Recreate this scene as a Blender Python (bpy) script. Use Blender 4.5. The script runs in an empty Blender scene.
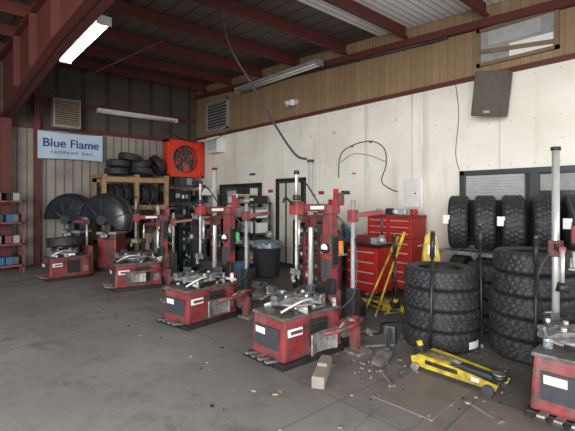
import bpy, bmesh, math, random
from mathutils import Matrix, Vector, Euler
random.seed(7)
S=bpy.context.scene
PI=math.pi
# ------------------------------------------------------------ materials
def newmat(name):
    m=bpy.data.materials.new(name); m.use_nodes=True
    nt=m.node_tree; b=nt.nodes['Principled BSDF']; return m,nt,b
def N(nt,t,**k):
    n=nt.nodes.new(t)
    for a,v in k.items(): setattr(n,a,v)
    return n
def math_(nt,op,a,b=None,c=None):
    n=N(nt,'ShaderNodeMath',operation=op)
    for i,x in enumerate((a,b,c)):
        if x is None: continue
        if isinstance(x,(int,float)): n.inputs[i].default_value=x
        else: nt.links.new(x,n.inputs[i])
    return n.outputs[0]
def mix(nt,f,a,b):
    n=N(nt,'ShaderNodeMix',data_type='RGBA')
    if isinstance(f,(int,float)): n.inputs[0].default_value=f
    else: nt.links.new(f,n.inputs[0])
    for i,x in ((6,a),(7,b)):
        if isinstance(x,tuple): n.inputs[i].default_value=(x[0],x[1],x[2],1)
        else: nt.links.new(x,n.inputs[i])
    return n.outputs[2]
def noise(nt,scale,detail=4,vec=None,rough=.55):
    n=N(nt,'ShaderNodeTexNoise'); n.inputs['Scale'].default_value=scale
    n.inputs['Detail'].default_value=detail; n.inputs['Roughness'].default_value=rough
    if vec is not None: nt.links.new(vec,n.inputs['Vector'])
    return n.outputs[0]
def ramp(nt,f,a,b):
    n=N(nt,'ShaderNodeMapRange'); nt.links.new(f,n.inputs[0])
    n.inputs[1].default_value=a; n.inputs[2].default_value=b; return n.outputs[0]
def coord(nt,scale=None):
    t=N(nt,'ShaderNodeTexCoord').outputs['Object']
    if scale is None: return t
    m=N(nt,'ShaderNodeMapping'); m.inputs['Scale'].default_value=scale
    nt.links.new(t,m.inputs[0]); return m.outputs[0]
def paint(name,col,rough=.5,metal=0,dirt=.35,dcol=(.03,.025,.02),scale=9,emit=0,lo=.45,hi=.8,dust=0):
    m,nt,b=newmat(name)
    f=noise(nt,scale,6,coord(nt),.65); f=ramp(nt,f,lo,hi); f=math_(nt,'MULTIPLY',f,dirt)
    c=mix(nt,f,col,dcol)
    if dust:
        f2=math_(nt,'MULTIPLY',ramp(nt,noise(nt,scale*.45,6,coord(nt,(1,1,.6)),.7),.42,.7),dust); c=mix(nt,f2,c,(.20,.15,.13))
    nt.links.new(c,b.inputs['Base Color'])
    b.inputs['Roughness'].default_value=rough; b.inputs['Metallic'].default_value=metal
    if emit:
        b.inputs['Emission Color'].default_value=(*col,1); b.inputs['Emission Strength'].default_value=emit
    return m
RED=paint('red_enamel',(.31,.022,.032),.5,0,.92,(.035,.025,.022),8,lo=.4,hi=.62,dust=.55)
REDB=paint('bright_red',(.5,.025,.02),.4,0,.6,lo=.42,hi=.75)
REDF=paint('fan_red',(.75,.045,.02),.45,0,.3)
STEELRED=paint('red_primer_steel',(.125,.026,.02),.65,0,.6)
BLACK=paint('black_plastic',(.018,.018,.02),.45,0,.4,(.09,.085,.08))
HOOD=paint('black_hood',(.020,.024,.032),.28,0,.4,(.07,.07,.075),4)
RUB=paint('tire_rubber',(.022,.023,.027),.55,0,.6,(.07,.068,.066),14)
STEEL=paint('worn_steel',(.40,.39,.38),.42,.55,.85,(.05,.042,.038),lo=.42,hi=.7)
CHROME=paint('chrome_shaft',(.75,.75,.74),.3,.5,.3)
GREY=paint('grey_paint',(.33,.33,.33),.5,0,.5)
DECK=paint('oily_deck',(.18,.17,.16),.45,.2,.8,(.04,.035,.03),12,lo=.4,hi=.65)
DGREY=paint('dark_grey_plastic',(.055,.06,.07),.38,0,.3,(.02,.02,.02))
SPK=paint('speaker_carpet',(.10,.085,.07),.8,0,.4)
WHITE=paint('white_paint',(.75,.75,.73),.5,0,.2)
PAPER=paint('white_paper',(.82,.82,.8),.8,0,.1)
YEL=paint('yellow_paint',(.62,.47,.035),.45,0,.8,(.10,.08,.05),7,lo=.42,hi=.66)
BLUE=paint('blue_plastic',(.06,.16,.32),.45,0,.3)
GREEN=paint('green_plastic',(.05,.42,.12),.5,0,.2)
ORANGE=paint('orange_plastic',(.8,.2,.02),.5,0,.2)
WOOD=paint('raw_timber',(.40,.26,.13),.75,0,.6,(.13,.08,.04),6)
OWOOD=paint('old_timber',(.22,.15,.09),.8,0,.6,(.1,.07,.05),6)
CARD=paint('cardboard',(.42,.30,.18),.85,0,.3)
CONC=paint('rough_block',(.30,.26,.22),.9,0,.5,(.1,.09,.08))
GLASS,nt_,b_=newmat('bottle_plastic'); b_.inputs['Transmission Weight'].default_value=.85; b_.inputs['Roughness'].default_value=.08
b_.inputs['Base Color'].default_value=(.85,.93,1,1); b_.inputs['IOR'].default_value=1.25
TUBE=paint('lit_tube',(1,.98,.9),.4,0,0,emit=10)
TUBE0=paint('unlit_tube',(.72,.72,.66),.4,0,.3)
WIN=paint('window_glass_dark',(.045,.05,.055),.12,0,.3,(.12,.12,.12),3)
DOORVIEW=paint('door_bright_view',(.62,.62,.52),.3,0,.35,(.25,.25,.2),3)  # pale diffuse colour stands in for the bright view through the door
BLIND=paint('pale_blind',(.42,.43,.43),.6,0,.3)
BANN=paint('banner_vinyl',(.52,.64,.76),.45,0,.7,(.18,.36,.62),1.6)
NAVY=paint('navy_ink',(.012,.04,.2),.5,0,0)
LINER=paint('liner_bag',(.22,.30,.36),.3,0,.5)

def wall_white():
    m,nt,b=newmat('painted_block_wall')
    c=coord(nt); sx=N(nt,'ShaderNodeSeparateXYZ'); nt.links.new(c,sx.inputs[0])
    y,z=sx.outputs[1],sx.outputs[2]
    base=mix(nt,ramp(nt,noise(nt,1.3,5,c),.35,.7),(.88,.855,.78),(.76,.73,.65))
    st=ramp(nt,noise(nt,1.0,5,coord(nt,(1,3.2,.35))),.56,.78)
    base=mix(nt,math_(nt,'MULTIPLY',st,.5),base,(.42,.36,.28))
    spot=ramp(nt,noise(nt,7,3,c),.68,.76)
    base=mix(nt,math_(nt,'MULTIPLY',spot,.5),base,(.33,.27,.22))
    fy=math_(nt,'FRACT',math_(nt,'DIVIDE',y,1.22)); sy=math_(nt,'LESS_THAN',fy,.008)
    fz=math_(nt,'FRACT',math_(nt,'DIVIDE',math_(nt,'ADD',z,.1),.62)); sz=math_(nt,'LESS_THAN',fz,.012)
    dy=math_(nt,'LESS_THAN',math_(nt,'ABSOLUTE',math_(nt,'SUBTRACT',math_(nt,'FRACT',math_(nt,'DIVIDE',y,.305)),.5)),.035)
    dz=math_(nt,'LESS_THAN',math_(nt,'ABSOLUTE',math_(nt,'SUBTRACT',fz,.5)),.02)
    dot=math_(nt,'MULTIPLY',dy,dz)
    s=math_(nt,'MAXIMUM',math_(nt,'MULTIPLY',sy,.45),math_(nt,'MAXIMUM',math_(nt,'MULTIPLY',sz,.12),math_(nt,'MULTIPLY',dot,.35)))
    base=mix(nt,s,base,(.25,.2,.17))
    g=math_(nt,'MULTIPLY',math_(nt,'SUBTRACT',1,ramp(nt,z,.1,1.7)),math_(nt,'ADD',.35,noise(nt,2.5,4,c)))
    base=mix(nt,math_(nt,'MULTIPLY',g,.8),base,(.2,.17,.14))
    nt.links.new(base,b.inputs['Base Color']); b.inputs['Roughness'].default_value=.7
    return m
def wood_panel():
    m,nt,b=newmat('grooved_wood_panel')
    c=coord(nt); sx=N(nt,'ShaderNodeSeparateXYZ'); nt.links.new(c,sx.inputs[0]); y=sx.outputs[1]
    q=math_(nt,'DIVIDE',y,.135); w=N(nt,'ShaderNodeTexWhiteNoise',noise_dimensions='1D'); nt.links.new(math_(nt,'FLOOR',q),w.inputs['W'])
    base=mix(nt,w.outputs[0],(.28,.185,.10),(.35,.245,.14))
    gr=noise(nt,3,6,coord(nt,(1,14,1))); base=mix(nt,math_(nt,'MULTIPLY',ramp(nt,gr,.4,.75),.6),base,(.20,.125,.07))
    base=mix(nt,math_(nt,'LESS_THAN',math_(nt,'FRACT',q),.05),base,(.13,.08,.045))
    nt.links.new(base,b.inputs['Base Color']); b.inputs['Roughness'].default_value=.6
    return m
def floor_mat():
    m,nt,b=newmat('stained_concrete')
    c=coord(nt)
    base=mix(nt,ramp(nt,noise(nt,.55,6,c),.35,.65),(.235,.23,.23),(.36,.35,.345))
    base=mix(nt,math_(nt,'MULTIPLY',ramp(nt,noise(nt,2.2,8,c,.7),.48,.68),.75),base,(.145,.135,.125))
    base=mix(nt,math_(nt,'MULTIPLY',ramp(nt,noise(nt,.9,8,coord(nt,(1.6,.7,1)),.75),.55,.66),.55),base,(.10,.092,.085))
    base=mix(nt,math_(nt,'MULTIPLY',ramp(nt,noise(nt,26,4,c),.55,.75),.4),base,(.40,.39,.37))
    base=mix(nt,math_(nt,'MULTIPLY',ramp(nt,noise(nt,60,2,c),.6,.8),.5),base,(.09,.085,.08))
    sx=N(nt,'ShaderNodeSeparateXYZ'); nt.links.new(c,sx.inputs[0])
    oil=math_(nt,'MULTIPLY',ramp(nt,sx.outputs[0],1.7,3.1),math_(nt,'ADD',.25,math_(nt,'MULTIPLY',noise(nt,1.9,8,c,.7),1.2)))
    base=mix(nt,math_(nt,'MULTIPLY',oil,.72),base,(.10,.078,.06))
    v=N(nt,'ShaderNodeTexVoronoi',feature='DISTANCE_TO_EDGE'); v.inputs['Scale'].default_value=.3
    wv=N(nt,'ShaderNodeVectorMath',operation='ADD'); nt.links.new(c,wv.inputs[0])
    nn=N(nt,'ShaderNodeTexNoise'); nn.inputs['Scale'].default_value=1.5; nt.links.new(c,nn.inputs['Vector']); nt.links.new(nn.outputs[1],wv.inputs[1])
    nt.links.new(wv.outputs[0],v.inputs['Vector'])
    base=mix(nt,math_(nt,'MULTIPLY',math_(nt,'LESS_THAN',v.outputs[0],.003),.4),base,(.08,.07,.06))
    jx=math_(nt,'LESS_THAN',math_(nt,'FRACT',math_(nt,'DIVIDE',math_(nt,'ADD',sx.outputs[0],.6),3.0)),.004)
    jy=math_(nt,'LESS_THAN',math_(nt,'FRACT',math_(nt,'DIVIDE',math_(nt,'ADD',sx.outputs[1],.9),3.0)),.004)
    base=mix(nt,math_(nt,'MULTIPLY',math_(nt,'MAXIMUM',jx,jy),.5),base,(.06,.055,.05))
    nt.links.new(base,b.inputs['Base Color'])
    nt.links.new(math_(nt,'ADD',.5,math_(nt,'MULTIPLY',noise(nt,3,3,c),.4)),b.inputs['Roughness'])
    bp=N(nt,'ShaderNodeBump'); bp.inputs['Strength'].default_value=.25; nt.links.new(noise(nt,30,5,c),bp.inputs['Height']); nt.links.new(bp.outputs[0],b.inputs['Normal'])
    return m
def ribbed(name,c1,c2,axis,pitch,dirt=.5):
    m,nt,b=newmat(name); c=coord(nt); sx=N(nt,'ShaderNodeSeparateXYZ'); nt.links.new(c,sx.inputs[0])
    f=math_(nt,'FRACT',math_(nt,'DIVIDE',sx.outputs[axis],pitch))
    base=mix(nt,math_(nt,'LESS_THAN',f,.18),c1,c2)
    base=mix(nt,math_(nt,'MULTIPLY',ramp(nt,noise(nt,2,5,c),.45,.75),dirt),base,c2)
    nt.links.new(base,b.inputs['Base Color']); b.inputs['Roughness'].default_value=.6
    return m
WWHITE=wall_white(); WPANEL=wood_panel(); FLOOR=floor_mat()
ROOFM=ribbed('roof_sheet',(.115,.095,.08),(.045,.037,.03),0,.3)
BACKM=ribbed('corrugated_wall',(.33,.30,.26),(.14,.12,.10),0,.2,.6)
BACKU=ribbed('upper_insulation',(.085,.068,.055),(.04,.03,.025),0,.6)
DAYLIT=ribbed('daylit_white_sheet',(.9,.92,.92),(.38,.42,.42),1,.12,.2)  # opaque near-white, daylight on the roof insulation put into the colour
PLY=paint('worn_plate',(.20,.175,.15),.6,0,.5,(.08,.07,.06),4)

# ------------------------------------------------------------ builder
class B:
    def __init__(s): s.bm=bmesh.new(); s.mats=[]
    def mi(s,m):
        if m not in s.mats: s.mats.append(m)
        return s.mats.index(m)
    def raw(s,vs,fs,m,M=None,smooth=False):
        i=s.mi(m); bv=[s.bm.verts.new((M@Vector(v)) if M else Vector(v)) for v in vs]
        for f in fs:
            try:
                fc=s.bm.faces.new([bv[k] for k in f]); fc.material_index=i; fc.smooth=smooth
            except ValueError: pass
    def box(s,c,sz,m,rot=(0,0,0),bev=0,taper=1):
        t=bmesh.new(); bmesh.ops.create_cube(t,size=1)
        for v in t.verts:
            k=taper if v.co.z>0 else 1
            v.co=Vector((v.co.x*sz[0]*k,v.co.y*sz[1]*k,v.co.z*sz[2]))
        if bev: bmesh.ops.bevel(t,geom=t.edges[:],offset=bev,segments=2,affect='EDGES',profile=.6)
        M=Matrix.Translation(c)@Euler(rot).to_matrix().to_4x4()
        t.verts.index_update()
        s.raw([v.co.copy() for v in t.verts],[[v.index for v in f.verts] for f in t.faces],m,M); t.free()
    def b2(s,lo,hi,m,bev=0):
        s.box([(a+b)/2 for a,b in zip(lo,hi)],[b-a for a,b in zip(lo,hi)],m,bev=bev)
    def cyl(s,p0,p1,r0,m,r1=None,n=16,caps=True):
        p0=Vector(p0);p1=Vector(p1); r1=r0 if r1 is None else r1
        q=(p1-p0).to_track_quat('Z','Y').to_matrix().to_4x4(); L=(p1-p0).length
        M=Matrix.Translation(p0)@q
        vs=[(r0*math.cos(2*PI*i/n),r0*math.sin(2*PI*i/n),0) for i in range(n)]+[(r1*math.cos(2*PI*i/n),r1*math.sin(2*PI*i/n),L) for i in range(n)]
        s.raw(vs,[(i,(i+1)%n,n+(i+1)%n,n+i) for i in range(n)],m,M,n>8)
        if caps:
            s.raw(vs[:n],[tuple(range(n))[::-1]],m,M); s.raw(vs[n:],[tuple(range(n))],m,M)
    def tube(s,pts,r,m,n=8,sm=6):
        P=[Vector(p) for p in pts]
        if sm and len(P)>2:
            Q=[]
            for i in range(len(P)-1):
                a=P[max(i-1,0)];b=P[i];c=P[i+1];d=P[min(i+2,len(P)-1)]
                for k in range(sm):
                    t=k/sm; Q.append(.5*((2*b)+(c-a)*t+(2*a-5*b+4*c-d)*t*t+(-a+3*b-3*c+d)*t**3))
            Q.append(P[-1]); P=Q
        vs=[];up=None
        for i,p in enumerate(P):
            d=(P[min(i+1,len(P)-1)]-P[max(i-1,0)]).normalized()
            if up is None: up=d.orthogonal().normalized()
            up=(up-d*up.dot(d)).normalized(); w=d.cross(up)
            for k in range(n): vs.append(p+up*r*math.cos(2*PI*k/n)+w*r*math.sin(2*PI*k/n))
        fs=[(i*n+k,i*n+(k+1)%n,(i+1)*n+(k+1)%n,(i+1)*n+k) for i in range(len(P)-1) for k in range(n)]
        fs+= [tuple(range(n))[::-1],tuple(range((len(P)-1)*n,len(P)*n))]
        s.raw(vs,fs,m,None,True)
    def lathe(s,prof,m,M=None,n=24,smooth=True,closed=False,fn=None):
        k=len(prof); vs=[]
        for i in range(n):
            a=2*PI*i/n
            for j,(r,z) in enumerate(prof):
                if fn: r=fn(i,j,r,z)
                vs.append((r*math.cos(a),r*math.sin(a),z))
        fs=[]
        for i in range(n):
            i2=(i+1)%n
            for j in range(k if closed else k-1):
                j2=(j+1)%k; fs.append((i*k+j,i2*k+j,i2*k+j2,i*k+j2))
        s.raw(vs,fs,m,M,smooth)
    def prism(s,poly,th,m,M=None):
        n=len(poly); vs=[(x,y,-th/2) for x,y in poly]+[(x,y,th/2) for x,y in poly]
        fs=[tuple(range(n))[::-1],tuple(range(n,2*n))]+[(i,(i+1)%n,n+(i+1)%n,n+i) for i in range(n)]
        s.raw(vs,fs,m,M)
    def tire(s,c,axis,R,w,seed=0,m=None):
        ri=R*.60
        pr=[(ri,-w*.36),(ri+.012,-w*.42),(R*.72,-w*.485),(R*.8,-w*.5),(R*.9,-w*.485),(R*.95,-w*.44),(R*.985,-w*.38),(R,-w*.32),(R,-w*.20),(R*.982,-w*.185),(R*.982,-w*.15),(R,-w*.135),(R,-w*.03),(R*.982,-w*.018)]
        pr=pr+[(r,-z) for r,z in pr[::-1]]
        pr+=[(R*.9,w*.36),(R*.9,-w*.36)]
        def fn(i,j,r,z):
            if r>R*.983:
                row=0 if abs(z)>w*.16 else 1
                if (i+2*row+(1 if z>0 else 0))%4<1+(row==0): return r-R*.016
            return r
        M=Matrix.Translation(c)@Vector(axis).to_track_quat('Z','Y').to_matrix().to_4x4()@Matrix.Rotation(seed*1.3,4,'Z')
        s.lathe(pr,m or RUB,M,n=128,smooth=False,closed=True,fn=fn)
    def done(s,name,loc=(0,0,0),rz=0,parent=None):
        bmesh.ops.remove_doubles(s.bm,verts=s.bm.verts[:],dist=1e-6)
        bmesh.ops.recalc_face_normals(s.bm,faces=s.bm.faces[:])
        me=bpy.data.meshes.new(name); s.bm.to_mesh(me); s.bm.free()
        for m in s.mats: me.materials.append(m)
        o=bpy.data.objects.new(name,me); S.collection.objects.link(o)
        o.location=loc; o.rotation_euler=(0,0,rz)
        if parent: o.parent=parent
        return o

W=6.32; D=11.38
def roof(y): return 4.03+.06*y
YZ=Matrix(((0,0,1,0),(1,0,0,0),(0,1,0,0),(0,0,0,1)))
# ------------------------------------------------------------ shell
b=B(); b.b2((-25,-25,-.1),(W+.15,D+.15,0),FLOOR); b.done('floor')
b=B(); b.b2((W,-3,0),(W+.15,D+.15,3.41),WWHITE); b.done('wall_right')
b=B(); b.prism([(-3,3.41),(D,3.41),(D,roof(D)+.32),(-3,roof(-3)+.32)],.15,WPANEL,Matrix.Translation((W+.075,0,0))@YZ); b.done('wall_right_upper')
b=B(); b.b2((-3.5,D,0),(W,D+.15,3.3),BACKM); b.done('wall_back')
b=B(); b.b2((-3.5,D,3.3),(W,D+.15,roof(D)+.32),BACKU); b.done('wall_back_upper')
b=B(); b.b2((-3.65,4.0,0),(-3.5,D+.15,4.6),BACKM); b.done('wall_left_light_block')  # unseen partial wall, added to keep open-side daylight off the back wall
b=B(); b.prism([(-3.2,roof(-3.2)+.3),(D+.15,roof(D+.15)+.3),(D+.15,roof(D+.15)+.36),(-3.2,roof(-3.2)+.36)],W+.15+4,ROOFM,
   Matrix.Translation(((W+.15-4)/2,0,0))@YZ); b.done('ceiling')
b=B(); x0,x1=3.9,6.3
b.prism([(2.2,roof(2.2)+.27),(4.55,roof(4.55)+.27),(4.55,roof(4.55)+.295),(2.2,roof(2.2)+.295)],x1-x0,DAYLIT,Matrix.Translation(((x0+x1)/2,0,0))@YZ)
b.done('daylit_roof_patch')  # white sheet added under the roof for its daylit patch, lets nothing through
b=B(); b.b2((W-.05,-3,3.38),(W-.001,D-.01,3.45),STEELRED); b.done('trim_1')
b=B(); b.prism([(-3,roof(-3)-.06),(D-.01,roof(D)-.06),(D-.01,roof(D)+.06),(-3,roof(-3)+.06)],.1,STEELRED,Matrix.Translation((W-.052,0,0))@YZ); b.done('trim_2')
b=B(); b.b2((-3.4,D-.06,3.26),(W-.1,D-.001,3.36),STEELRED); b.done('trim_3')
b=B(); b.b2((-3.4,D-.06,3.9),(W-.1,D-.001,4.02),STEELRED); b.done('trim_4')
b=B(); b.b2((W-.03,-3,0),(W-.001,6.4,.14),DGREY); b.done('baseboard_right')
y=10.7
while y>-2:
    z=roof(y)+.29
    b=B(); b.b2((-3.9,y-.012,z-.22),(W-.12,y+.012,z),STEELRED); b.b2((-3.9,y-.06,z-.225),(W-.12,y+.012,z-.2),STEELRED); b.b2((-3.9,y,z-.02),(W-.12,y+.07,z),STEELRED)
    b.done('roof_purlin'); y-=1.35
b=B()
zt=roof(D)+.03
b.prism([(-2.9,roof(-2.9)-.4),(6,3.62),(D-.15,3.36),(D-.15,zt),(-2.9,roof(-2.9)+.05)],.025,STEELRED,Matrix.Translation((1.34,0,0))@YZ)
b.prism([(-2.9,roof(-2.9)-.4),(6,3.62),(D-.15,3.36),(D-.15,3.39),(6,3.65),(-2.9,roof(-2.9)-.37)],.24,STEELRED,Matrix.Translation((1.34,0,0))@YZ)
b.prism([(-2.9,roof(-2.9)+.02),(D-.15,zt-.03),(D-.15,zt),(-2.9,roof(-2.9)+.05)],.24,STEELRED,Matrix.Translation((1.34,0,0))@YZ)
for yy in (3,4.5,6,7.5,9): b.b2((1.22,yy-.01,3.66),(1.46,yy+.01,roof(yy)+.03),STEELRED)
b.done('roof_rafter')
b=B(); b.b2((1.24,10.85,0),(1.44,10.87,3.36),STEELRED); b.b2((1.24,11.2,0),(1.44,11.22,3.36),STEELRED); b.b2((1.33,10.87,0),(1.35,11.2,3.36),STEELRED); b.b2((1.18,10.78,0),(1.5,11.28,.03),STEELRED); b.done('steel_column')
b=B(); b.b2((1.93,11.15,0),(2.05,11.17,4.5),STEELRED); b.b2((1.93,11.27,0),(2.05,11.29,4.5),STEELRED); b.b2((1.985,11.17,0),(1.995,11.27,4.5),STEELRED); b.b2((1.9,11.12,0),(2.08,11.32,.02),STEELRED); b.done('steel_column')
b=B(); b.tube([(1.4,8.2,4.3),(2.6,10.9,4.45)],.012,STEELRED,sm=0); b.tube([(1.4,10.9,3.5),(3.2,6.9,4.4)],.012,STEELRED,sm=0); b.done('brace_rods')
def fixture(name,lo,hi,mt,housing=WHITE):
    b=B(); ax=0 if hi[0]-lo[0]>hi[1]-lo[1] else 1
    b.b2(lo,hi,housing,.01); z=lo[2]-.02
    c=[(lo[i]+hi[i])/2 for i in range(3)]
    for o in (-.06,.06):
        if ax: b.cyl((c[0]+o,lo[1]+.05,z),(c[0]+o,hi[1]-.05,z),.02,mt)
        else: b.cyl((lo[0]+.05,c[1]+o,z),(hi[0]-.05,c[1]+o,z),.02,mt)
    for e in (0,1):
        if ax: yy=(lo[1],hi[1]-.04)[e]; b.b2((lo[0],yy,z-.03),(hi[0],yy+.04,lo[2]+.01),housing)
        else: xx=(lo[0],hi[0]-.04)[e]; b.b2((xx,lo[1],z-.03),(xx+.04,hi[1],lo[2]+.01),housing)
    for t in (.15,.85):
        x=lo[0]+(hi[0]-lo[0])*t if not ax else c[0]; y=lo[1]+(hi[1]-lo[1])*t if ax else c[1]
        b.cyl((x,y,hi[2]-.01),(x,y,roof(y)+.29),.006,BLACK,n=6)
    b.done(name)
fixture('fluorescent_light',(1.82,6.1,4.1),(2.02,8.3,4.18),TUBE)
fixture('fluorescent_light',(3.3,11.0,3.84),(5.5,11.18,3.90),TUBE0)
fixture('fluorescent_light',(5.92,5.8,4.34),(6.12,8.75,4.41),TUBE0,GREY)
b=B(); b.tube([(6.22,3.2,4.13),(6.22,9.3,4.49)],.02,BLACK,sm=0)
for yy in (3.5,5,6.5,8): b.b2((6.2,yy,roof(yy)-.1),(6.3,yy+.03,roof(yy)-.07),BLACK)
b.done('conduit_pipe')
# ------------------------------------------------------------ windows/doors
def rect_frame(b,x,y0,y1,z0,z1,fw,m,dep=.06,x1=W):
    b.b2((x-dep,y0,z0),(x1-.001,y0+fw,z1),m); b.b2((x-dep,y1-fw,z0),(x1-.001,y1,z1),m)
    b.b2((x-dep,y0,z0),(x1-.001,y1,z0+fw),m); b.b2((x-dep,y0,z1-fw),(x1-.001,y1,z1),m)
b=B(); rect_frame(b,W,-.2,3.02,.75,2.0,.07,DGREY,.06); b.b2((W-.03,-.1,.85),(W-.002,2.95,1.94),WIN); b.b2((W-.05,1.93,.8),(W-.002,2.03,1.96),DGREY); b.b2((W-.05,.9,.8),(W-.002,.98,1.96),DGREY)
b.b2((W-.045,2.1,1.55),(W-.028,2.92,1.92),BLIND); b.b2((W-.045,1.0,1.68),(W-.028,1.9,1.9),GREY)
for i in range(8): b.b2((W-.05,2.08,1.57+i*.043),(W-.042,2.93,1.58+i*.043),GREY)
b.done('window_1')
b=B(); rect_frame(b,W,8.1,9.95,.7,1.98,.07,BLACK,.09); b.b2((W-.03,8.15,.75),(W-.002,9.9,1.93),WIN); b.b2((W-.07,9.0,.75),(W-.002,9.06,1.93),BLACK)
b.b2((W-.045,8.2,1.4),(W-.028,8.55,1.85),PAPER); b.b2((W-.045,9.2,1.3),(W-.028,9.6,1.8),BLIND); b.done('window_2')
b=B(); rect_frame(b,W,1.68,2.76,3.56,4.12,.05,OWOOD,.05); b.b2((W-.02,1.7,3.58),(W-.001,2.74,4.1),GREY); b.b2((W-.035,1.75,3.6),(W-.018,2.3,3.8),PAPER); b.box((W-.045,2.2,3.72),(.02,1.0,.06),OWOOD,(.12,0,0)); b.b2((W-.03,1.9,3.85),(W-.018,2.6,4.05),BLIND); b.done('window_3')
b=B(); rect_frame(b,W,9.6,10.75,3.55,4.4,.05,GREY,.06); b.b2((W-.02,9.62,3.57),(W-.001,10.73,4.38),WIN)
for i in range(9): b.box((W-.03,10.17,3.64+i*.085),(.05,1.06,.012),GREY,(0,.5,0))
b.done('window_4')
b=B()
b.b2((W-.08,6.52,0),(W-.001,6.6,2.05),BLACK); b.b2((W-.08,7.4,0),(W-.001,7.48,2.05),BLACK); b.b2((W-.08,6.52,1.98),(W-.001,7.48,2.05),BLACK)
b.b2((W-.05,6.6,.01),(W-.002,7.4,1.98),DGREY); b.b2((W-.06,6.64,.1),(W-.045,7.36,1.94),DOORVIEW); b.b2((W-.07,7.1,.1),(W-.045,7.15,1.94),DGREY)
b.cyl((W-.06,6.65,1.0),(W-.13,6.65,1.0),.015,STEEL); b.cyl((W-.13,6.65,1.0),(W-.13,6.78,1.0),.012,STEEL); b.done('door_1')
# ------------------------------------------------------------ wall things
b=B(); b.box((0,0,0),(.3,.42,.62),SPK,bev=.012); b.box((-.155,0,0),(.012,.38,.58),SPK)
for yy in (-.1,.1): b.cyl((-.161,yy*1.7,-.26),(-.166,yy*1.7,-.26),.012,BLACK)
b.box((-.163,0,-.25),(.004,.08,.03),STEEL); b.box((.2,0,.18),(.14,.06,.04),STEEL); b.box((.25,0,.18),(.02,.1,.16),STEEL)
o=b.done('loudspeaker',(6.05,2.45,3.06)); o.rotation_euler=(.14,-.14,.12)
b=B(); b.b2((-.3,-.28,-.34),(.3,.0,.34),GREY,.015); b.b2((-.26,-.3,-.3),(.26,-.27,.3),BLACK)
for i in range(12): b.b2((-.27,-.315,-.29+i*.05),(.27,-.3,-.275+i*.05),CARD)
b.cyl((-.2,-.1,.33),(-.2,-.1,1.0),.01,BLACK,n=6); b.cyl((.2,-.1,.33),(.2,-.1,1.0),.01,BLACK,n=6); b.b2((-.05,-.05,-.1),(.05,.28,.0),STEEL)
b.done('unit_heater',(2.55,11.09,3.62))
b=B(); b.b2((W-.26,9.8,2.88),(W-.001,10.35,3.33),WHITE,.02)
for i in range(6): b.b2((W-.27,9.85,2.97+i*.05),(W-.255,10.3,2.985+i*.05),GREY)
b.done('wall_air_conditioner')
b=B(); b.b2((W-.07,3.72,1.42),(W-.001,4.0,1.92),WHITE,.008); b.b2((W-.08,3.75,1.45),(W-.068,3.97,1.89),WHITE); b.cyl((W-.03,3.87,1.92),(W-.03,3.87,3.37),.01,WHITE); b.cyl((W-.085,3.78,1.66),(W-.07,3.78,1.66),.015,BLACK); b.done('breaker_panel')
b=B(); b.b2((W-.11,5.6,1.3),(W-.001,5.78,1.6),WHITE,.01); b.b2((W-.115,5.63,1.42),(W-.108,5.75,1.56),REDB);b.cyl((W-.06,5.69,1.3),(W-.06,5.69,1.2),.02,BLACK); b.done('soap_dispenser')
b=B(); b.b2((W-.12,6.78,3.7),(W-.001,6.95,3.82),WHITE,.01); b.cyl((W-.12,6.8,3.77),(W-.2,6.76,3.72),.05,WHITE,.07); b.cyl((W-.12,6.93,3.77),(W-.2,6.97,3.72),.05,WHITE,.07); b.done('emergency_light')
for yy,zz,h,w in ((8.35,2.05,.22,.3),(7.65,1.55,.3,.22),(5.95,1.5,.28,.2),(6.2,1.5,.2,.16),(5.1,2.0,.1,.14)):
    b=B(); b.b2((W-.006,yy,zz),(W-.001,yy+w,zz+h),PAPER); b.b2((W-.008,yy+.02,zz+h*.6),(W-.006,yy+w-.02,zz+h*.85),REDB if w<.25 else NAVY); b.done('notice_paper')
b=B(); b.tube([(W-.03,5.55,2.0),(W-.03,5.5,2.45),(W-.03,5.2,2.62),(W-.03,4.75,2.66),(W-.03,4.45,2.5),(W-.03,4.4,2.2),(W-.03,4.5,1.9),(W-.05,4.3,1.75),(W-.05,4.15,1.7)],.009,DGREY)
b.tube([(W-.02,5.5,2.3),(W-.02,5.2,2.45),(W-.02,4.8,2.4),(W-.02,4.42,2.25)],.005,DGREY); b.cyl((W-.001,5.2,2.6),(W-.06,5.2,2.6),.015,STEEL); b.cyl((W-.001,4.75,2.64),(W-.06,4.75,2.64),.015,STEEL); b.done('air_hose')
b=B(); b.tube([(3.28,3.38,2.02),(3.3,3.6,2.10),(3.33,4.0,2.5),(3.34,4.5,3.12),(3.33,5.0,3.75),(3.32,5.3,roof(5.3)+.08)],.014,DGREY,n=8); b.done('overhead_air_hose')
b=B(); b.tube([(W-.05,9.4,3.5),(5.9,9.6,3.2),(5.7,10.2,3.15),(5.5,10.8,3.3),(5.2,11.3,3.6)],.01,BLACK); b.done('sagging_cable')
b=B(); b.tube([(W-.02,3.1,3.37),(W-.02,3.05,2.9),(W-.02,3.1,2.3),(W-.02,3.04,2.02)],.005,DGREY); b.done('wall_wire')
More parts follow.
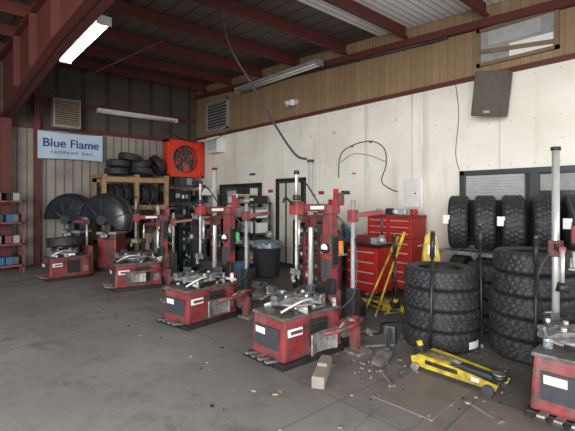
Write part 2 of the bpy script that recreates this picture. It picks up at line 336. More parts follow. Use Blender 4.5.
# banner
e=bpy.data.objects.new('shop_banner',None); S.collection.objects.link(e); e.location=(2.72,11.14,2.87)
b=B(); n=16;vs=[];fs=[]
for i in range(n+1):
    x=-.73+1.46*i/n; yy=.012*math.sin(i*1.1)
    vs+=[(x,yy,-.33+.02*math.sin(i/n*PI)),(x,yy,.33-.02*math.sin(i/n*PI))]
for i in range(n): fs.append((2*i,2*i+2,2*i+3,2*i+1))
b.raw(vs,fs,BANN,None,True); b.cyl((-.75,.02,.34),(.75,.02,.34),.012,STEEL); b.tube([(-.7,.02,.34),(-.7,.18,.5)],.005,BLACK,sm=0); b.tube([(.7,.02,.34),(.7,.18,.5)],.005,BLACK,sm=0)
b.done('sheet',(0,0,0),parent=e)
def text(t,size,loc,mt,par,name,off=.0):
    cu=bpy.data.curves.new(name,'FONT'); cu.body=t; cu.size=size; cu.extrude=.003; cu.align_x='CENTER'; cu.align_y='CENTER'; cu.offset=off
    cu.materials.append(mt); o=bpy.data.objects.new(name,cu); S.collection.objects.link(o); o.parent=par; o.location=loc; o.rotation_euler=(PI/2,0,0); return o
text('Blue Flame',.29,(.0,-.03,.05),NAVY,e,'lettering',.002)
text('P R O P A N E   G A S',.10,(.0,-.03,-.17),BLUE,e,'lettering_small')
# drum fan
b=B()
b.b2((-.56,-.3,-.52),(-.50,.0,.52),REDF); b.b2((.50,-.3,-.52),(.56,.0,.52),REDF); b.b2((-.56,-.3,.46),(.56,.0,.52),REDF); b.b2((-.56,-.3,-.52),(.56,.0,-.46),REDF)
nn=32; vs=[];fs=[]
for i in range(nn):
    a=2*PI*i/nn+PI/4; ca,sa=math.cos(a),math.sin(a); k=min(.5/max(abs(ca),1e-6),.46/max(abs(sa),1e-6))
    vs+=[(ca*.40,-.28,sa*.40),(ca*k,-.28,sa*k),(ca*.40,-.05,sa*.40)]
for i in range(nn):
    j=(i+1)%nn; fs+=[(3*i,3*j,3*j+1,3*i+1),(3*i,3*i+2,3*j+2,3*j)]
b.raw(vs,fs,REDF)
b.cyl((0,-.04,0),(0,-.02,0),.41,DGREY,n=32)
for i in range(4):
    a=i*PI/2+.4; M=Matrix.Translation((0,-.15,0))@Matrix.Rotation(PI/2,4,'X')@Matrix.Rotation(a,4,'Z')@Matrix.Translation((.22,0,0))@Matrix.Rotation(.5,4,'X')
    b.prism([(-.18,-.05),(.15,-.13),(.17,.09),(-.18,.04)],.01,REDB,M)
b.cyl((0,-.24,0),(0,-.06,0),.08,DGREY)
for r in (.1,.2,.3,.4): b.tube([(r*math.cos(2*PI*i/24),-.3,r*math.sin(2*PI*i/24)) for i in range(25)],.006,STEEL,n=5,sm=0)
for i in range(12): a=PI*i/6; b.tube([(.05*math.cos(a),-.3,.05*math.sin(a)),(.42*math.cos(a),-.3,.42*math.sin(a))],.005,STEEL,n=5,sm=0)
b.box((0,.15,-.3),(.8,.3,.04),STEEL)
b.done('wall_fan',(5.62,11.06,2.73))

# ------------------------------------------------------------ tire changer
def tire_changer(loc,rz=0,seed=0,th=1.3,post=1.98,tower=True,helper=True,breaker=True,sc=1,clut=14,wheel=False,clear=False):
    rnd=random.Random(seed); b=B()
    L,Wd,H=.80,.5,.44
    b.box((L/2,Wd/2,.03),(L+.04,Wd+.04,.06),BLACK,bev=.008)
    b.box((L/2,Wd/2,.06+(H-.06)/2),(L,Wd,H-.06),RED,bev=.025,taper=.93)
    b.box((L/2,Wd/2,H+.012),(L*.97,Wd*.98,.03),DECK,bev=.008)
    b.box((.006,Wd*.5,.25),(.012,.36,.2),DGREY,(0,-.04,0)); b.box((-.002,Wd*.68,.30),(.006,.14,.06),PAPER,(0,-.04,0))
    for i in range(4):
        yy=.1+.1*i; b.box((-.06,yy,.075),(.14,.05,.018),STEEL,(0,.15,0),.004); b.box((-.11,yy,.065),(.06,.07,.02),BLACK,(0,.15,0),.004)
    b.box((.45,.004,.27),(.24,.03,.26),BLACK,(-.05,0,0),.006)
    for i in range(5): b.box((.45,-.014,.17+.05*i),(.24,.016,.02),RUB)
    b.box((.15,.006,.32),(.18,.008,.07),PAPER,(-.05,0,0)); b.box((.16,.001,.32),(.14,.008,.03),RED,(-.05,0,0)); b.box((.69,.01,.2),(.1,.02,.12),STEEL)
    c=Vector((.36,.25,H+.02))
    b.cyl(c,c+Vector((0,0,.06)),.12,DGREY,n=24); b.lathe([(0,.06),(.2,.06),(.235,.07),(.24,.085),(.22,.10),(.06,.10),(.05,.115),(0,.115)],STEEL,Matrix.Translation(c),n=32)
    r0=rnd.random()*1.5
    for i in range(4):
        a=r0+i*PI/2; ca,sa=math.cos(a),math.sin(a)
        b.box(c+Vector((ca*.19,sa*.19,.115)),(.30,.07,.035),STEEL,(0,0,a),.006)
        b.box(c+Vector((ca*.28,sa*.28,.155)),(.07,.085,.06),DGREY,(0,.25,a),.01); b.cyl(c+Vector((ca*.15,sa*.15,.13)),c+Vector((ca*.15,sa*.15,.16)),.02,CHROME)
        b.box(c+Vector((ca*.315,sa*.315,.14)),(.03,.06,.09),STEEL,(0,.5,a),.004)
    if wheel:
        b.tire(c+Vector((0,0,.3)),(0,.1,1),.33,.2,3)
    for i in range(clut):
        x=.04+rnd.random()*.72; yy=.03+rnd.random()*.12+(.32 if rnd.random()>.5 else 0); a=rnd.random()*3; z=H+.045+rnd.random()*.03
        if clear and x<.28 and yy>.3: continue
        b.box((x,yy,z),(rnd.uniform(.06,.2),.03,.03),rnd.choice([STEEL,DGREY,CHROME,BLACK,DECK]),(rnd.uniform(-.2,.2),rnd.uniform(-.35,.35),a),.004)
        if rnd.random()<.6: b.cyl((x+.03,yy,H+.025),(x+.03,yy+.01,H+rnd.uniform(.07,.17)),.024,rnd.choice([STEEL,BLACK,CHROME,WHITE]),n=10)
    b.tube([(.05,.1,H+.06),(.25,.0,H+.16),(.55,.04,H+.12)],.013,CHROME)
    if not clear: b.tube([(.6,.42,H+.06),(.4,.5,H+.15),(.08,.44,H+.12)],.011,STEEL)
    b.tube([(.1,.2,H+.17),(.35,.25,H+.19),(.62,.35,H+.2)],.014,DGREY,sm=0)
    if tower:
        b.box((.92,.28,.03),(.26,.5,.06),BLACK,bev=.006)
        b.box((.9,.26,.3),(.15,.2,.55),RED,bev=.015)
        b.box((.9,.26,th/2),(.11,.13,th),RED,bev=.012); b.box((.88,.26,th+.02),(.16,.2,.1),RED,bev=.015)
        b.box((.68,.26,th+.04),(.52,.075,.075),RED,bev=.01); b.box((.40,.26,th+.04),(.10,.12,.14),RED,bev=.012); b.box((.66,.22,th+.04),(.2,.006,.035),PAPER)
        b.cyl((.40,.26,.8),(.40,.26,th+.4),.018,STEEL,n=6); b.cyl((.40,.26,th+.12),(.40,.26,th+.17),.04,BLACK); b.cyl((.4,.26,th+.38),(.4,.26,th+.42),.028,BLACK)
        b.box((.385,.26,.82),(.11,.05,.06),STEEL,(0,.3,0),.01); b.tube([(.40,.26,.82),(.33,.24,.78),(.31,.2,.74)],.02,STEEL)
        b.tube([(.34,.26,th+.08),(.24,.24,th+.14),(.17,.2,th+.1)],.012,BLACK)
        b.cyl((.87,.53,.05),(.87,.53,post),.03,CHROME,n=16); b.box((.87,.53,.3),(.12,.12,.5),BLACK,bev=.012); b.cyl((.87,.53,post),(.87,.53,post+.03),.04,BLACK)
        b.box((.87,.53,th-.12),(.10,.10,.14),RED,bev=.012); b.box((.72,.47,th-.1),(.3,.05,.05),RED,(0,0,.35),.008); b.cyl((.58,.42,th-.1),(.58,.42,th-.38),.016,CHROME); b.cyl((.58,.42,th-.36),(.58,.42,th-.43),.035,BLACK,.05)
        if helper:
            b.cyl((1.0,.02,.06),(1.0,.02,th+.12),.024,GREY); b.box((1.0,.02,.4),(.11,.11,.42),BLACK,bev=.012); b.box((1.0,.02,th-.05),(.09,.09,.13),RED,bev=.012)
            b.box((1.14,-.07,th-.03),(.34,.045,.05),RED,(0,-.12,-.5),.008); b.cyl((1.28,-.15,th-.01),(1.28,-.15,th-.28),.014,BLACK); b.cyl((1.28,-.15,th-.26),(1.28,-.15,th-.35),.03,STEEL,.06)
            b.box((.93,.15,th+.13),(.08,.08,.14),RED,bev=.012); b.cyl((.95,.22,th+.06),(.95,.22,th+.24),.03,REDB); b.box((1.02,.14,th+.2),(.1,.04,.04),BLACK)
        b.box((1.0,.3,.95),(.12,.3,.015),STEEL); b.box((1.0,.3,1.0),(.01,.3,.08),STEEL)
        for i in range(3):
            b.cyl((1.0,.2+.1*i,.96),(1.0,.2+.1*i,1.1),.035,rnd.choice([WHITE,BLUE,ORANGE,GREEN]),n=12); b.cyl((1.0,.2+.1*i,1.1),(1.0,.2+.1*i,1.15),.014,BLACK,n=8)
        b.cyl((1.02,.12,.14),(1.02,.5,.14),.1,GREY,n=20)
        b.cyl((.84,.26,1.02),(.81,.26,1.03),.055,BLACK,n=20); b.cyl((.81,.26,1.03),(.805,.26,1.03),.045,PAPER,n=20); b.box((.83,.26,.8),(.03,.11,.2),DGREY,bev=.006)
        b.box((.84,.19,.62),(.06,.1,.16),BLACK,bev=.01); b.box((.83,.3,.55),(.05,.16,.22),BLACK,bev=.01); b.box((.9,.19,1.0),(.09,.03,.3),BLACK,bev=.006)
        b.tube([(.92,.18,th-.05),(1.0,.0,th-.3),(.95,-.05,.6),(.8,.05,.4)],.009,BLACK)
        b.tube([(.87,.5,th-.05),(.78,.64,.9),(.9,.62,.5),(.78,.5,.3)],.009,BLACK); b.tube([(.4,.3,th+.12),(.6,.4,th+.35),(.85,.36,th+.05)],.008,BLACK)
    else:
        b.box((.84,.25,.35),(.1,.3,.6),RED,bev=.015); b.cyl((.84,.3,.6),(.84,.3,1.15),.022,CHROME); b.box((.84,.3,1.15),(.09,.09,.1),RED,bev=.01); b.box((.7,.3,1.17),(.3,.05,.05),RED,bev=.006)
    if breaker:
        b.cyl((.88,-.06,.34),(.88,-.06,.22),.05,STEEL); b.box((.86,-.03,.26),(.14,.16,.1),RED,bev=.01)
        b.tube([(.88,-.06,.34),(.82,-.24,.37),(.6,-.34,.38),(.36,-.31,.36),(.28,-.24,.34)],.022,RED,n=10)
        for i in range(6):
            a=-.9+.36*i; b.box((.28+.17*math.sin(a),-.26+.05*math.cos(a),.27),(.075,.014,.18),STEEL,(0,0,-a*.6))
        b.cyl((.74,-.12,.36),(.44,-.28,.36),.012,CHROME); b.box((.86,-.16,.02),(.2,.2,.03),STEEL)
        b.box((.86,-.12,.14),(.05,.1,.26),RED)
    o=b.done('tire_changer',loc,rz); o.scale=(sc,)*3; return o
tire_changer((2.43,2.8,0),0,1,th=1.43,clut=22)
tire_changer((2.33,4.42,0),.16,2,th=1.38,clut=22)
tire_changer((2.38,7.05,0),-.14,3,th=1.2,post=1.45)
tire_changer((1.76,8.75,0),.12,4,tower=False,sc=.95,breaker=False,wheel=True)
tire_changer((3.26,.55,0),.05,5,th=1.25,helper=False,breaker=False,clut=26,clear=True)
b=B(); b.lathe([(0,0),(.03,0),(.033,.01),(.033,.05),(.03,.06),(.033,.07),(.033,.12),(.028,.15),(.012,.18),(.012,.195)],GLASS,n=20); b.cyl((0,0,.19),(0,0,.212),.015,WHITE); b.cyl((0,0,.075),(0,0,.115),.0337,BLIND,n=20,caps=False)
b.done('water_bottle',(3.42,.985,.468))

# ------------------------------------------------------------ wheel balancers
def balancer(loc,rz,sd):
    b=B(); b.box((0,0,.04),(.5,.5,.08),BLACK,bev=.01); b.box((0,0,.44),(.44,.42,.74),RED if sd else DGREY,bev=.03); b.box((0,0,.83),(.5,.46,.06),GREY,bev=.015)
    for i in range(3): b.box((.0,-.15+.15*i,.87),(.2,.12,.02),BLACK)
    b.box((.15,0,1.0),(.08,.4,.3),DGREY,bev=.015)
    b.cyl((-.2,0,.78),(-.42,0,.78),.03,CHROME); b.cyl((-.28,0,.78),(-.33,0,.78),.09,STEEL,.04)
    R=.58
    pts=[(R*math.cos(a),R*math.sin(a)) for a in [-.35+i*(PI+.3)/22 for i in range(23)]]
    M=Matrix.Translation((-.22,.0,1.12))@YZ@Matrix.Rotation(.35+sd*.15,4,'Z')
    # domed guard: centre bulges toward the viewer side
    vs=[];fs=[];n=len(pts)
    rings=[(1,-.02),(.97,-.12),(.8,-.17),(.45,-.2),(.15,-.21)]
    for (k,z) in rings:
        for x,y_ in pts: vs.append((x*k,y_*k,z))
    for r in range(len(rings)-1):
        for i in range(n-1): fs.append((r*n+i,r*n+i+1,(r+1)*n+i+1,(r+1)*n+i))
    b.raw(vs,fs,HOOD,M,True)
    vs=[];fs=[]
    for i,(x,z) in enumerate(pts): vs+=[(x,z,-.04),(x,z,.14),(x*.95,z*.95,.14),(x*.95,z*.95,-.04)]
    for i in range(n-1):
        for k in range(4): fs.append((4*i+k,4*i+(k+1)%4,4*(i+1)+(k+1)%4,4*(i+1)+k))
    b.raw(vs,fs,DGREY,M,True)
    for a in (.3,1.0,1.7,2.4): b.tube([M@Vector((.12*math.cos(a),.12*math.sin(a),-.215)),M@Vector((.46*math.cos(a),.46*math.sin(a),-.185))],.014,DGREY,n=6,sm=0)
    b.cyl(M@Vector((0,0,-.23)),M@Vector((0,0,-.17)),.1,DGREY,n=20)
    b.box((-.16,0,.95),(.1,.12,.4),DGREY,bev=.01)
    b.done('wheel_balancer',loc,rz)
balancer((2.62,10.3,0),.75,0); balancer((3.12,9.42,0),.75,1)
# ------------------------------------------------------------ tires
def stack(cx,cy,R,w,n,name='tire_stack',jit=.012,lab=False,sd=0,top=None):
    b=B(); rr=random.Random(sd)
    for i in range(n):
        jx,jy=(rr.uniform(-jit,jit),rr.uniform(-jit,jit))
        r=R*(1 if not top or i<n-top else .93)
        b.tire((jx,jy,w*.5+i*w*.985),(0,0,1),r,w,i+sd)
    if lab:
        for k in range(6):
            a0=math.atan2(-.749,-.6626)+.45+k*.07
            b.box((math.cos(a0)*(R+.006),math.sin(a0)*(R+.006),w*.42),(.006,R*.072,.07),PAPER,(0,0,a0))
    b.done(name,(cx,cy,0))
stack(4.19,2.23,.38,.212,4,lab=True,sd=1)
stack(4.6,1.44,.41,.212,5,sd=5,jit=.02,top=2)
stack(5.0,2.78,.35,.22,3,sd=9)
stack(5.14,2.05,.31,.2,4,sd=19)
b=B()
for s_ in (-1,1): b.prism([(-.12,0),(.12,0),(.07,.42),(.03,.46),(-.03,.46),(-.07,.42)],.014,YEL,Matrix.Translation((s_*.07,0,0))@Matrix.Rotation(-s_*.13,4,'Y')@YZ)
b.box((-.07,0,.24),(.006,.1,.12),PAPER,(0,.13,0)); b.done('caution_sign',(5.0,2.8,.662),.7)
b=B()
for yy in (.2,1.7,3.0):
    for xx in (5.57,6.13): b.b2((xx,yy,0),(xx+.05,yy+.05,.84),STEEL)
for z in (.25,.79):
    b.b2((5.57,.2,z),(5.61,3.05,z+.05),STEEL); b.b2((6.14,.2,z),(6.18,3.05,z+.05),STEEL)
for yy in (.2,1.0,1.7,2.4,3.0): b.b2((5.57,yy,.79),(6.18,yy+.04,.83),STEEL)
b.done('tire_rack')
for i,yy in enumerate((2.83,2.46,2.1,1.74,1.38,1.0)):
    b=B(); b.tire((0,0,0),(-.38,.92,0),.385,.27,i)
    if i%2==0: b.box((-.386,-.0,.05),(.006,.09,.12),PAPER,(0,0,.2))
    b.done('tire',(5.86,yy,.845+.385),0)
for i,yy in enumerate((2.8,2.45,2.1,1.75,1.35,.95)):
    b=B(); b.tire((0,0,0),(0,1,0),.235,.2,i); b.done('tire',(5.87,yy,.3+.235),0)
b=B()
for xx in (3.25,4.05,4.85):
    for yy in (10.35,11.1): b.b2((xx-.05,yy,0),(xx+.05,yy+.09,2.2 if xx>3.5 else 2.1),WOOD)
for z in (.45,1.3,2.0):
    b.b2((3.2,10.34,z),(4.9,10.43,z+.1),WOOD); b.b2((3.2,11.1,z),(4.9,11.19,z+.1),WOOD)
    b.b2((3.2,10.34,z+.1),(4.9,11.19,z+.12),WOOD)
for xx in (3.25,4.05,4.85): b.b2((xx-.04,10.3,2.1),(xx+.04,11.2,2.18),WOOD)
b.done('timber_tire_rack')
b=B()
for z,R in ((.57,.3),(1.42,.27)):
    x=3.42
    while x<4.75: b.tire((x,10.77,z+R*.98),(1,0.12,0),R,.2,int(x*7)); x+=.23
b.done('racked_tires')
b=B()
for i,(x,y,z,ax) in enumerate([(3.66,10.7,2.24,(0,0,1)),(3.7,10.7,2.44,(.05,0,1)),(4.3,10.7,2.26,(.1,.1,1)),(4.3,10.75,2.46,(-.2,0,1)),(4.75,10.75,2.45,(.9,0,.5)),(4.0,10.7,2.60,(.2,0,1))]):
    b.tire((x,y,z+.04),ax,.29,.18,i)
b.done('tire_pile')
def shelf(name,lo,hi,levels,fill,mt=DGREY,sd=0,face='y',dens=.9):
    rr=random.Random(sd); b=B()
    for xx in (lo[0],hi[0]-.04):
        for yy in (lo[1],hi[1]-.04): b.b2((xx,yy,0),(xx+.04,yy+.04,hi[2]),mt)
    for k in range(levels+1):
        z=.08+(hi[2]-.1)*k/levels; b.b2((lo[0],lo[1],z-.02),(hi[0],hi[1],z),mt)
        hmax=(hi[2]-.1)/levels-.06
        ax=1 if face=='x' else 0; p=lo[ax]+.05
        while p<hi[ax]-.18:
            w=rr.uniform(.1,.26); h=min(hmax,rr.uniform(.5,1)*hmax) if k<levels else rr.uniform(.1,.25)
            if rr.random()<dens:
                m=rr.choice(fill)
                if face=='x': l=(lo[0]+rr.uniform(.02,.1),p,z); u=(hi[0]-.05,min(p+w,hi[1]-.05),z+h)
                else: l=(p,lo[1]+rr.uniform(.02,.1),z); u=(min(p+w,hi[0]-.05),hi[1]-.05,z+h)
                b.b2(l,u,m,.006)
                if rr.random()<.6:
                    if face=='x': b.b2((l[0]-.003,l[1]+.02,z+h*.3),(l[0],u[1]-.02,z+h*.65),rr.choice([PAPER,BLIND,CARD]))
                    else: b.b2((l[0]+.02,l[1]-.003,z+h*.3),(u[0]-.02,l[1],z+h*.65),rr.choice([PAPER,BLIND,BLACK]))
            p+=w+rr.uniform(.005,.04)
    b.done(name)
shelf('storage_shelf',(5.05,10.7,0),(6.2,11.3,2.0),4,[BLACK,DGREY,BLACK,GREY],sd=3,face='y')
shelf('parts_shelf',(5.65,7.55,0),(6.15,8.9,1.5),4,[PAPER,WHITE,PAPER,BLACK,CARD,GREY,BLIND],sd=4,face='x')
shelf('supply_shelf',(5.6,9.9,0),(6.2,10.6,1.7),4,[PAPER,BLACK,GREY,DGREY,CARD],sd=14,face='x')
def cart(name,loc,w,h,sd,rz=0,frame=RED):
    rr=random.Random(sd); b=B(); d=.4
    for xx in (-d/2,d/2-.04):
        for yy in (-w/2,w/2-.04): b.b2((xx,yy,.1),(xx+.04,yy+.04,h),frame)
    for xx in (-d/2+.03,d/2-.03):
        for yy in (-w/2+.03,w/2-.03): b.cyl((xx,yy-.015,.05),(xx,yy+.015,.05),.05,BLACK)
    b.b2((d/2-.02,-w/2,.12),(d/2,w/2,h),frame); b.b2((-d/2,-w/2,.12),(d/2,-w/2+.015,h),frame); b.b2((-d/2,w/2-.015,.12),(d/2,w/2,h),frame)
    nl=5
    for k in range(nl+1):
        z=.14+(h-.16)*k/nl; b.b2((-d/2,-w/2,z-.02),(d/2,w/2,z),frame)
        m=rr.choice([BLACK,DGREY,GREEN,BLACK,RED]); p=-w/2+.05
        while p<w/2-.1 :
            hh=rr.uniform(.08,.17); b.box((-.02,p+.05,z+hh/2),(d*.8,.085,hh),rr.choice([BLACK,BLACK,m,STEEL,DGREY]),(0,0,0),.008); b.box((-.02-d*.4,p+.05,z+hh*.5),(.006,.06,hh*.35),rr.choice([GREEN,ORANGE,PAPER,BLACK,BLACK])); p+=.1
    b.done(name,loc,rz)
cart('parts_cart',(4.95,7.75,0),.5,1.15,1,0,RED); cart('parts_cart',(5.0,5.0,0),.65,1.2,2,-.2,BLACK); cart('parts_cart',(4.3,8.75,0),.5,1.1,6,.2,BLACK)
cart('parts_cart',(4.35,8.0,0),.45,1.0,16,.1,DGREY)
cart('parts_cart',(4.55,4.35,0),.5,1.05,26,-.3,RED)
# tool chests
b=B(); w=.92
b.box((0,0,.52),(.5,w,.8),REDB,bev=.012); b.box((.02,0,1.09),(.42,w-.04,.34),REDB,bev=.012); b.box((.02,0,1.28),(.44,w-.02,.04),RED,bev=.01)
for yy in (-.38,.38):
    for xx in (-.18,.18): b.cyl((xx,yy-.02,.06),(xx,yy+.02,.06),.06,BLACK); b.box((xx,yy,.115),(.08,.06,.03),STEEL)
for i in range(5):
    z=.2+.15*i; b.box((-.253,0,z),(.012,w-.08,.135),REDB,bev=.004); b.box((-.265,0,z+.045),(.02,w-.12,.018),CHROME)
for i in range(3):
    for s_ in (-1,1): b.box((-.193,s_*.21,.97+.105*i),(.012,.4,.09),REDB,bev=.004); b.box((-.204,s_*.21,1.0+.105*i),(.018,.34,.014),CHROME)
b.cyl((-.1,-.49,.82),(.1,-.49,.82),.012,CHROME)
rr=random.Random(3)
for i in range(8): b.box((rr.uniform(-.1,.12),-.38+.1*i,1.3+.05),(.14,.08,rr.uniform(.05,.14)),rr.choice([BLACK,PAPER,REDB,GREEN,GREY]),(0,0,rr.random()),.006)
b.done('tool_chest',(5.98,4.0,0))
b=B(); b.box((0,0,.45),(.42,.62,.7),REDB,bev=.012)
for i in range(4): b.box((-.213,0,.2+.16*i),(.012,.56,.14),REDB,bev=.004); b.box((-.225,0,.25+.16*i),(.02,.5,.018),CHROME)
for yy in (-.25,.25):
    for xx in (-.15,.15): b.cyl((xx,yy-.02,.05),(xx,yy+.02,.05),.05,BLACK)
b.box((0,0,.83),(.42,.62,.05),BLACK,bev=.006); b.box((.05,.1,.91),(.2,.25,.12),RED,bev=.01); b.box((-.02,-.18,.9),(.16,.16,.1),BLIND,bev=.01)
b.done('tool_chest',(5.42,4.12,0))
# trash can
b=B(); b.lathe([(0,.01),(.22,.01),(.235,.05),(.28,.66),(.3,.67),(.3,.7),(.27,.7),(.26,.6),(.22,.08),(0,.08)],DGREY,n=28)
b.box((.29,0,.6),(.05,.1,.04),DGREY);b.box((-.29,0,.6),(.05,.1,.04),DGREY)
b.lathe([(0,.6),(.15,.63),(.25,.7),(.29,.72),(.305,.69),(.31,.6)],LINER,n=22,smooth=False,fn=lambda i,j,r,z:r*(1+.04*math.sin(i*2.3+j)))
b.done('trash_can',(5.2,6.5,0))
b=B(); b.lathe([(0,.01),(.16,.01),(.17,.36),(.18,.38),(.15,.38),(.145,.05),(0,.05)],BLUE,n=24); b.tube([(-.17,0,.36),(-.1,0,.2),(0,-.18,.16),(.17,0,.36)],.006,STEEL)
b.done('bucket',(4.45,6.35,0))
b=B(); b.lathe([(0,.01),(.14,.01),(.15,.33),(.16,.36),(.12,.36),(.12,.38),(0,.38)],WHITE,n=24); b.tube([(-.155,0,.33),(-.12,0,.42),(0,.02,.5),(.12,0,.42),(.155,0,.33)],.005,STEEL)
b.done('bucket',(5.65,6.0,0))
# floor jacks
def jack(loc,rz,handle=True):
    b=B()
    for s_ in (-.11,.11):
        b.prism([(-.38,.04),(.36,.05),(.38,.1),(.2,.12),(-.1,.145),(-.3,.155),(-.4,.11)],.018,YEL,Matrix.Translation((0,s_,0))@Matrix(((1,0,0,0),(0,0,-1,0),(0,1,0,0),(0,0,0,1))))
        b.cyl((.31,s_*1.25-.02,.045),(.31,s_*1.25+.02,.045),.045,DGREY,n=18); b.cyl((-.34,s_*1.25-.02,.035),(-.34,s_*1.25+.02,.035),.035,STEEL,n=18)
    b.box((-.2,0,.11),(.3,.2,.07),YEL,bev=.015); b.cyl((-.3,0,.12),(.02,0,.11),.045,STEEL); b.box((.13,0,.12),(.46,.09,.035),DGREY,(0,.04,0),.008)
    b.cyl((.34,0,.11),(.34,0,.145),.06,BLACK,n=20); b.cyl((.34,0,.145),(.34,0,.155),.05,STEEL,n=20); b.cyl((.31,-.13,.045),(.31,.13,.045),.012,STEEL); b.cyl((-.34,-.13,.035),(-.34,.13,.035),.012,STEEL)
    b.box((-.36,0,.15),(.1,.12,.08),BLACK,(0,-.3,0),.01); b.cyl((-.36,0,.16),(-.39,0,.23),.028,YEL)
    for s_ in (-1,1): b.box((-.1,s_*.121,.10),(.3,.006,.035),BLACK); b.box((.2,s_*.121,.09),(.06,.006,.03),PAPER)
    if handle: b.cyl((-.39,0,.23),(-.36,0,.85),.017,BLACK); b.cyl((-.36,0,.85),(-.335,0,1.05),.024,BLACK); b.cyl((-.335,0,1.05),(-.33,0,1.09),.028,RED)
    b.done('floor_jack',loc,rz)
jack((3.47,1.68,.0),-1.6,False)
jack((4.85,3.5,0),1.2,True)
def bar(name,p0,p1,r=.014,m=BLACK,tip=REDB):
    b=B(); p0=Vector(p0);p1=Vector(p1); d=p1-p0; b.cyl(p0,p0+d*.8,r,m); b.cyl(p0+d*.8,p1,r*1.5,m); b.cyl(p0,p0+d*.04,r*1.6,STEEL); b.cyl(p1,p1+d.normalized()*.02,r*1.2,tip); b.done(name)
bar('jack_handle',(3.70,2.08,.0),(3.79,2.1,1.22),.016,tip=BLACK)
bar('jack_handle',(4.36,1.86,.0),(4.40,1.90,1.28),.012,tip=BLUE)
bar('pry_bar',(4.10,1.28,.0),(4.18,1.3,1.2),.014,tip=BLUE)
bar('yellow_lever',(4.47,3.3,.0),(4.85,3.1,1.12),.015,YEL,BLACK)
bar('yellow_lever',(4.40,3.45,.0),(4.88,3.22,1.05),.015,YEL,BLACK)
b=B(); b.prism([(0,-.05),(.12,-.08),(.34,-.07),(.42,-.02),(.42,.03),(.3,.07),(.05,.06)],.018,STEEL,Matrix.Translation((0,0,.03))@Matrix.Rotation(-.03,4,'Y')); b.tube([(.4,0,.045),(.55,.03,.10),(.72,.05,.2)],.02,DGREY); b.box((.72,.05,.1),(.1,.12,.2),DGREY,bev=.01)
b.done('bead_breaker_blade',(3.1,2.28,0),.35)
b=B(); b.box((0,0,.05),(.46,.11,.1),CONC,bev=.012); b.box((.1,0,.11),(.24,.09,.03),CONC,(0,.05,0),.01); b.done('wooden_chock',(2.6,2.48,0),.6)
for i,(x,y,a,sx,sy) in enumerate([(3.0,1.75,.05,.7,.5),(2.9,1.1,.08,.75,.55)]):
    b=B(); b.box((0,0,.004),(sx,sy,.008),PLY,bev=.002)
    for s_ in (-1,1):
        for t_ in (-1,1): b.cyl((s_*sx*.44,t_*sy*.42,.006),(s_*sx*.44,t_*sy*.42,.012),.012,STEEL,n=8)
    b.done('floor_plate',(x,y,0),a)
# red frame rack at far left
b=B()
for xx in (0,.8):
    for yy in (0,.45): b.b2((xx,yy,0),(xx+.04,yy+.04,1.55),RED)
for z in (.15,.6,1.05,1.5):
    for yy in (0,.45): b.b2((0,yy,z),(.84,yy+.03,z+.04),RED)
    b.b2((0,0,z),(.03,.48,z+.04),RED); b.b2((.81,0,z),(.84,.48,z+.04),RED); b.b2((.02,.02,z+.02),(.82,.46,z+.035),DGREY)
    rr=random.Random(int(z*10))
    for i in range(5): b.box((.12+.15*i,.22,z+.04+.08),(.12,.25,.16),rr.choice([DGREY,BLACK,GREY,BLUE,RED]),(0,0,rr.uniform(-.3,.3)),.008)
b.done('metal_shelf_cart',(.75,10.2,0))
def bench(loc,w,sd,rz=0):
    rr=random.Random(sd); b=B(); b.box((0,0,.8),(.5,w,.04),STEEL,bev=.005); b.box((0,0,.3),(.46,w-.05,.03),STEEL)
    for xx in (-.22,.22):
        for yy in (-w/2+.03,w/2-.03): b.box((xx,yy,.39),(.04,.04,.78),DGREY)
    for i in range(int(w/.11)):
        yy=-w/2+.08+.11*i; h=rr.uniform(.05,.3); m=rr.choice([STEEL,DGREY,BLACK,PAPER,RED,BLUE])
        if rr.random()<.5: b.box((rr.uniform(-.12,.12),yy,.82+h/2),(.16,.09,h),m,(0,0,rr.uniform(-.4,.4)),.006)
        else: b.cyl((rr.uniform(-.12,.12),yy,.82),(0,yy,.82+h),.04,m); b.cyl((0,yy,.82+h),(0,yy,.85+h),.02,BLACK)
        b.box((0,yy,.315+h*.7),(.3,.09,h*1.4),rr.choice([DGREY,BLACK,GREY,CARD]),(0,0,0),.006)
    b.done('workbench',loc,rz)
bench((4.3,9.65,0),.8,2,.1); bench((5.95,5.35,0),.8,5)
stack(4.2,3.65,.33,.2,1,name='tire',sd=3); stack(4.3,7.0,.33,.2,2,sd=12)
def rim(name,c,ax,R=.23):
    b=B(); M=Vector(ax).to_track_quat('Z','Y').to_matrix().to_4x4()
    b.lathe([(R,-.1),(R+.012,-.1),(R-.015,-.08),(R-.03,0),(R-.015,.08),(R+.012,.1),(R,.1),(R-.035,.07),(R-.045,0),(R-.035,-.08)],STEEL,M,n=32,closed=True)
    for i in range(5):
        a=2*PI*i/5; b.prism([(.03,-.03),(R-.03,-.018),(R-.03,.018),(.03,.03)],.025,STEEL,M@Matrix.Rotation(a,4,'Z')@Matrix.Translation((0,0,.05)))
    b.cyl(M@Vector((0,0,.02)),M@Vector((0,0,.075)),.05,STEEL); b.done(name,c)
rim('wheel_rim',(3.95,5.3,.1),(0,0,1)); rim('wheel_rim',(3.8,4.1,.1),(0,0,1))
b=B(); b.tube([(3.5,3.4,.012),(3.75,3.0,.012),(3.95,2.85,.012),(4.3,3.05,.012),(4.6,2.75,.012),(4.45,2.7,.012)],.011,BLACK); b.done('floor_air_hose')
b=B(); b.tube([(3.3,5.3,.012),(3.7,5.7,.012),(3.2,6.1,.012),(3.9,6.3,.012),(4.4,5.6,.012)],.011,BLACK); b.done('floor_air_hose')
b=B(); b.tube([(3.5,7.9,.012),(3.3,8.4,.012),(3.9,8.3,.012),(3.7,9.0,.012)],.011,BLACK); b.done('floor_air_hose')
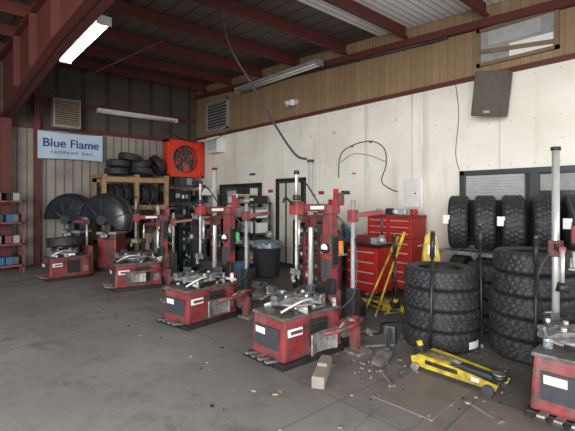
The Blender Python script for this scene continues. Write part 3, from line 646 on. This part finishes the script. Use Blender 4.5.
for x,y,a in ((3.0,2.1,.9),(3.05,1.3,1.2),(3.6,2.62,2.6),(3.1,.75,-.4)):
    b=B(); b.box((0,0,.008),(.26,.022,.014),STEEL,bev=.003); b.cyl((.14,0,.001),(.14,0,.018),.028,STEEL,n=12); b.prism([(-.12,-.014),(-.17,-.03),(-.175,-.012),(-.15,0),(-.175,.012),(-.17,.03),(-.12,.014)],.014,STEEL,Matrix.Translation((0,0,.009))); b.done('wrench',(x,y,0),a)
b=B(); rr=random.Random(11)
for i in range(520):
    x=rr.uniform(1.2,5.4); y=rr.uniform(.9,8); s_=rr.uniform(.004,.016)
    if rr.random()<.5: x=rr.uniform(2.8,4.2); y=rr.uniform(1.2,4.2)
    b.box((x,y,s_*.3),(s_*rr.uniform(1,3),s_,s_*.6),rr.choice([GREY,BLACK,STEEL,CARD,BLACK,DGREY]),(0,0,rr.random()*3))
b.done('floor_debris')
def rag(loc,sd,m=PAPER,sc=1):
    b=B(); rr=random.Random(sd); n=7; vs=[];fs=[]
    for i in range(n):
        for j in range(n): vs.append(((i-3)*.035*sc+rr.uniform(-.012,.012),(j-3)*.03*sc+rr.uniform(-.012,.012),.004+abs(rr.gauss(0,.022))*(1 if 0<i<n-1 and 0<j<n-1 else .1)))
    for i in range(n-1):
        for j in range(n-1): fs.append((i*n+j,(i+1)*n+j,(i+1)*n+j+1,i*n+j+1))
    b.raw(vs,fs,m,None,True); b.done('shop_rag',loc,rr.random()*3)
rag((3.1,6.0,0),1); rag((3.9,2.95,0),2,BLIND)

# ------------------------------------------------------------ light, world, camera
w=bpy.data.worlds.new('World'); S.world=w; w.use_nodes=True
bg=w.node_tree.nodes['Background']; bg.inputs[0].default_value=(.95,.965,1,1); bg.inputs[1].default_value=2.9
def area(name,loc,target,sx,sy,e,col):
    l=bpy.data.lights.new(name,'AREA'); l.shape='RECTANGLE'; l.size=sx; l.size_y=sy; l.energy=e; l.color=col
    o=bpy.data.objects.new(name,l); S.collection.objects.link(o); o.location=loc
    o.rotation_euler=(Vector(target)-Vector(loc)).to_track_quat('-Z','Y').to_euler()
area('bay_door_daylight',(-4.5,-1.5,2.4),(5,5,1.8),5,3.5,900,(1,.975,.93))
cam=bpy.data.cameras.new('camera'); co=bpy.data.objects.new('camera',cam); S.collection.objects.link(co); S.camera=co
co.location=(0,0,1.55); co.rotation_euler=(PI/2,0,-math.radians(41.5)); cam.sensor_width=36; cam.lens=410/575*36; cam.shift_y=-15.5/575; cam.clip_end=200
S.view_settings.view_transform='Standard'; S.view_settings.exposure=0
